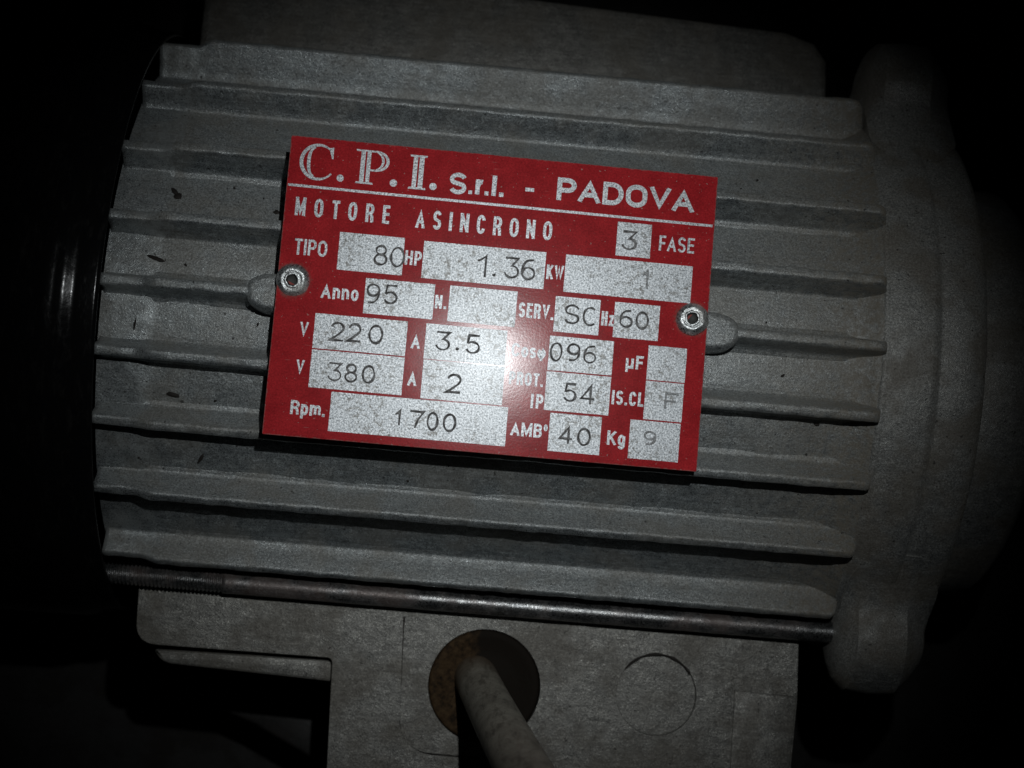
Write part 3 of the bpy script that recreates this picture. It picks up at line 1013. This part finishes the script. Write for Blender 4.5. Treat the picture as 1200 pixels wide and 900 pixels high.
# -- bare metal fields and the figures struck into them
FIELDS = [
    ((27.24, 13.86, 35.31, 21.83), '3'),
    ((-36.75, 4.44, -21.76, 13.23), '80'),
    ((-17.26, 4.33, 11.13, 13.01), '1.36'),
    ((15.78, 4.19, 45.60, 12.96), '1'),
    ((-29.82, -5.07, -13.86, 3.12), '95'),
    ((-10.39, -5.12, 5.24, 3.21), ''),
    ((14.19, -5.25, 24.70, 3.03), 'SC'),
    ((28.08, -5.30, 38.66, 2.96), '60'),
    ((-40.56, -14.10, -19.34, -6.05), '220'),
    ((-15.05, -14.24, 3.69, -6.07), '3.5'),
    ((13.60, -14.28, 28.54, -6.29), '096'),
    ((36.68, -14.45, 45.69, -6.44), ''),
    ((-40.58, -23.15, -19.33, -14.41), '380'),
    ((-14.97, -23.39, 3.81, -14.43), '2'),
    ((13.53, -23.56, 28.53, -14.61), '54'),
    ((36.66, -23.65, 45.61, -14.71), 'F'),
    ((-35.22, -32.73, 5.32, -23.72), '1700'),
    ((15.14, -32.89, 27.11, -24.09), '40'),
    ((33.77, -32.96, 45.46, -24.00), '9'),
]

for (x0, y0, x1, y1), t in FIELDS:
    bm = bmesh.new()
    ring = []
    for (ax, ay, bx_, by) in ((x0, y0, x1, y0), (x1, y0, x1, y1), (x1, y1, x0, y1), (x0, y1, x0, y0)):
        for k in range(12):
            u = k / 12
            j = 0.05 * noise.noise((ax * (1 - u) + bx_ * u, (ay * (1 - u) + by * u) * 1.3, 4.2))
            ring.append((ax * (1 - u) + bx_ * u + j, ay * (1 - u) + by * u + j))
    poly(bm, ring, 0.03)
    obj('value_field', bm, M['silver'], plate, smooth=False)

FIG = {
    '0': [arc(.5, .5, .5, .5, 90, 450, 26)],
    '1': [[(.0, .76), (.45, .86), (.85, 1), (.85, 0)]],
    '2': [arc(.5, .71, .48, .29, 165, -20, 14) + [(.82, .48), (.4, .22), (0, 0), (1, 0)]],
    '3': [[(.05, 1), (.95, 1), (.52, .60)] + arc(.5, .30, .48, .30, 80, -165, 18)],
    '4': [[(.72, 0), (.72, 1), (0, .28), (1, .28)]],
    '5': [[(.95, 1), (.2, 1), (.12, .56)] + arc(.5, .31, .48, .31, 130, -155, 18)],
    '6': [[(.85, 1), (.5, .97)] + arc(.55, .42, .53, .55, 100, 190, 10) + arc(.5, .30, .48, .30, 180, -180, 24)],
    '7': [[(0, 1), (1, 1), (.62, .5), (.42, 0)]],
    '8': [arc(.5, .77, .40, .23, -90, 270, 22), arc(.5, .27, .5, .27, 90, 450, 24)],
    '9': [arc(.5, .70, .48, .30, 0, 360, 24), [(.98, .70)] + arc(.45, .58, .53, .55, 0, -80, 10) + [(.2, .03)]],
    'S': [S_curve(1.0)],
    'C': [arc(.55, .5, .55, .5, 55, 305, 22)],
    'F': [[(0, 0), (0, 1), (1, 1)], [(0, .5), (.8, .5)]],
    '.': [arc(.5, .5, .3, .3, 0, 360, 10)],
}
ENGRAVED = [
    ('3', [('3', 28.58, 15.59, 3.31, 4.1)]) ,
    ('80', [('8', -28.31, 6.52, 2.75, 4.34), ('0', -24.57, 6.44, 2.95, 4.34)]) ,
    ('1.36', [('1', -4.43, 5.92, 2.08, 4.85), ('.', -0.9, 6.32, 0.59, 0.49), ('3', 1.77, 6.34, 3.27, 4.56), ('6', 5.84, 6.28, 2.98, 4.56)]) ,
    ('1', [('1', 34.04, 6.81, 1.3, 3.95)]) ,
    ('95', [('9', -29.31, -2.57, 2.84, 4.32), ('5', -25.33, -2.25, 2.94, 4.13)]) ,
    ('SC', [('S', 16.79, -2.96, 2.99, 4.12), ('C', 20.98, -3.06, 2.89, 4.06)]) ,
    ('60', [('6', 29.53, -2.67, 2.8, 3.87), ('0', 33.34, -2.76, 2.71, 3.78)]) ,
    ('220', [('2', -36.63, -11.85, 2.83, 4.01), ('2', -32.64, -11.73, 2.73, 3.91), ('0', -27.86, -11.74, 2.93, 4.01)]) ,
    ('3.5', [('3', -12.48, -11.8, 3.05, 3.99), ('.', -7.85, -11.63, 0.59, 0.59), ('5', -5.58, -11.94, 3.06, 4.03)]) ,
    ('096', [('0', 14.06, -11.97, 2.52, 4.05), ('9', 17.94, -11.67, 2.78, 3.85), ('6', 21.83, -11.76, 2.69, 3.85)]) ,
    ('380', [('3', -36.42, -21.07, 2.92, 3.9), ('8', -32.44, -21.05, 2.53, 3.9), ('0', -28.55, -20.95, 2.63, 3.81)]) ,
    ('2', [('2', -9.04, -21.4, 2.95, 4.04)]) ,
    ('54', [('5', 17.9, -21.0, 2.74, 3.94), ('4', 21.95, -21.28, 2.92, 4.04)]) ,
    ('F', [('F', 41.55, -20.76, 2.91, 3.46)]) ,
    ('1700', [('1', -20.2, -29.92, 1.07, 3.12), ('7', -16.85, -30.26, 2.94, 3.7), ('0', -12.82, -30.44, 2.25, 3.9), ('0', -9.11, -30.36, 2.65, 3.81)]) ,
    ('40', [('4', 17.72, -30.8, 2.77, 3.73), ('0', 21.98, -30.87, 2.68, 3.73)]) ,
    ('9', [('9', 37.27, -29.43, 2.6, 2.95)]) ,
]

FAINT = {('1',): 0.5}
for t, gs in ENGRAVED:
    bm = bmesh.new()
    lvl = 0
    for (g, x, y, w, h) in gs:
        wd = 0.46
        if (t in ('F',)) or (t == '1' and x > 30) or (t == '9'):
            wd = 0.40
        for st in FIG[g]:
            pts = [(x + p[0] * w + 0.06 * noise.noise((p[0] * 3 + x, p[1] * 3, y)), y + p[1] * h + 0.06 * noise.noise((p[0] * 3 + y, p[1] * 3, x))) for p in st]
            closed = (Vector(st[0]) - Vector(st[-1])).length < 1e-3
            ribbon(bm, pts, wd, 0.034 + 0.005 * (lvl % 3), 0.1, None, closed, [1, 0, 0, 1],
                   [(-1.15, 0.0), (-0.6, 0.10), (0, 0.008), (0.6, 0.10), (1.15, 0.0)], 0.55)
            lvl += 1
    faint = t in ('F', '9') or (t == '1')
    obj('engraved_value', bm, [M['faint' if faint else 'groove'], M['lip']], plate, smooth=False)

# -- tubular rivets
for i, (x, y) in enumerate(RIV):
    bm = bmesh.new()
    lathe_z(bm, [(3.9, 0.02), (3.75, 0.35), (3.3, 0.8), (2.8, 1.15), (2.3, 1.25), (1.95, 1.05), (1.8, 1.1), (1.55, 1.3), (1.3, 1.15)], n=40, jit=0.22, seed=i * 5)
    lathe_z(bm, [(1.3, 1.15), (1.15, 0.6), (1.05, 0.08)], n=40, mat=1, cap_top=True, jit=0.1, seed=i * 5)
    rv = obj('rivet', bm, [M['rivet'], M['hole']], plate, loc=(x, y, 0))
    rv.rotation_euler = ((0.10, -0.09, 0.3), (-0.07, 0.11, 1.9))[i]

# ------------------------------------------------------------------ the cable
ctrl = [(3.9, -88.1, 22), (4.9, -89.7, 31), (7.3, -93.0, 52), (10.4, -96.7, 84), (13.5, -100.2, 116), (16.6, -103.8, 152), (22, -112, 200), (40, -135, 250), (80, -180, 280)]
def spline(cs, per=10):
    out = []
    cs = [Vector(c) for c in cs]
    for i in range(len(cs) - 1):
        p0, p1, p2, p3 = cs[max(i - 1, 0)], cs[i], cs[i + 1], cs[min(i + 2, len(cs) - 1)]
        for k in range(per):
            t = k / per
            out.append(0.5 * ((2 * p1) + (p2 - p0) * t + (2 * p0 - 5 * p1 + 4 * p2 - p3) * t * t + (3 * p1 - p0 - 3 * p2 + p3) * t ** 3))
    out.append(cs[-1])
    return out
CABLE_R = 5.6
bm = bmesh.new()
sp_pts = spline(ctrl)
rows = []
for i, p in enumerate(sp_pts):
    d = (sp_pts[min(i + 1, len(sp_pts) - 1)] - sp_pts[max(i - 1, 0)]).normalized()
    u = d.cross(Vector((1, 0, 0))).normalized()
    w = d.cross(u).normalized()
    rows.append([tuple(p + (u * math.cos(t) + w * math.sin(t)) * CABLE_R) for t in [2 * math.pi * k / 32 for k in range(32)]])
vr = strip(bm, rows, True)
bm.faces.new(vr[0])
bm.faces.new(vr[-1])
cable = obj('power_cable', bm, M['cable'])
cable['label'] = 'thick dusty grey cable coming out of the round rubber gland below the nameplate'
cable['category'] = 'cable'

# ------------------------------------------------------------------ steel bar of the bench at the lower left
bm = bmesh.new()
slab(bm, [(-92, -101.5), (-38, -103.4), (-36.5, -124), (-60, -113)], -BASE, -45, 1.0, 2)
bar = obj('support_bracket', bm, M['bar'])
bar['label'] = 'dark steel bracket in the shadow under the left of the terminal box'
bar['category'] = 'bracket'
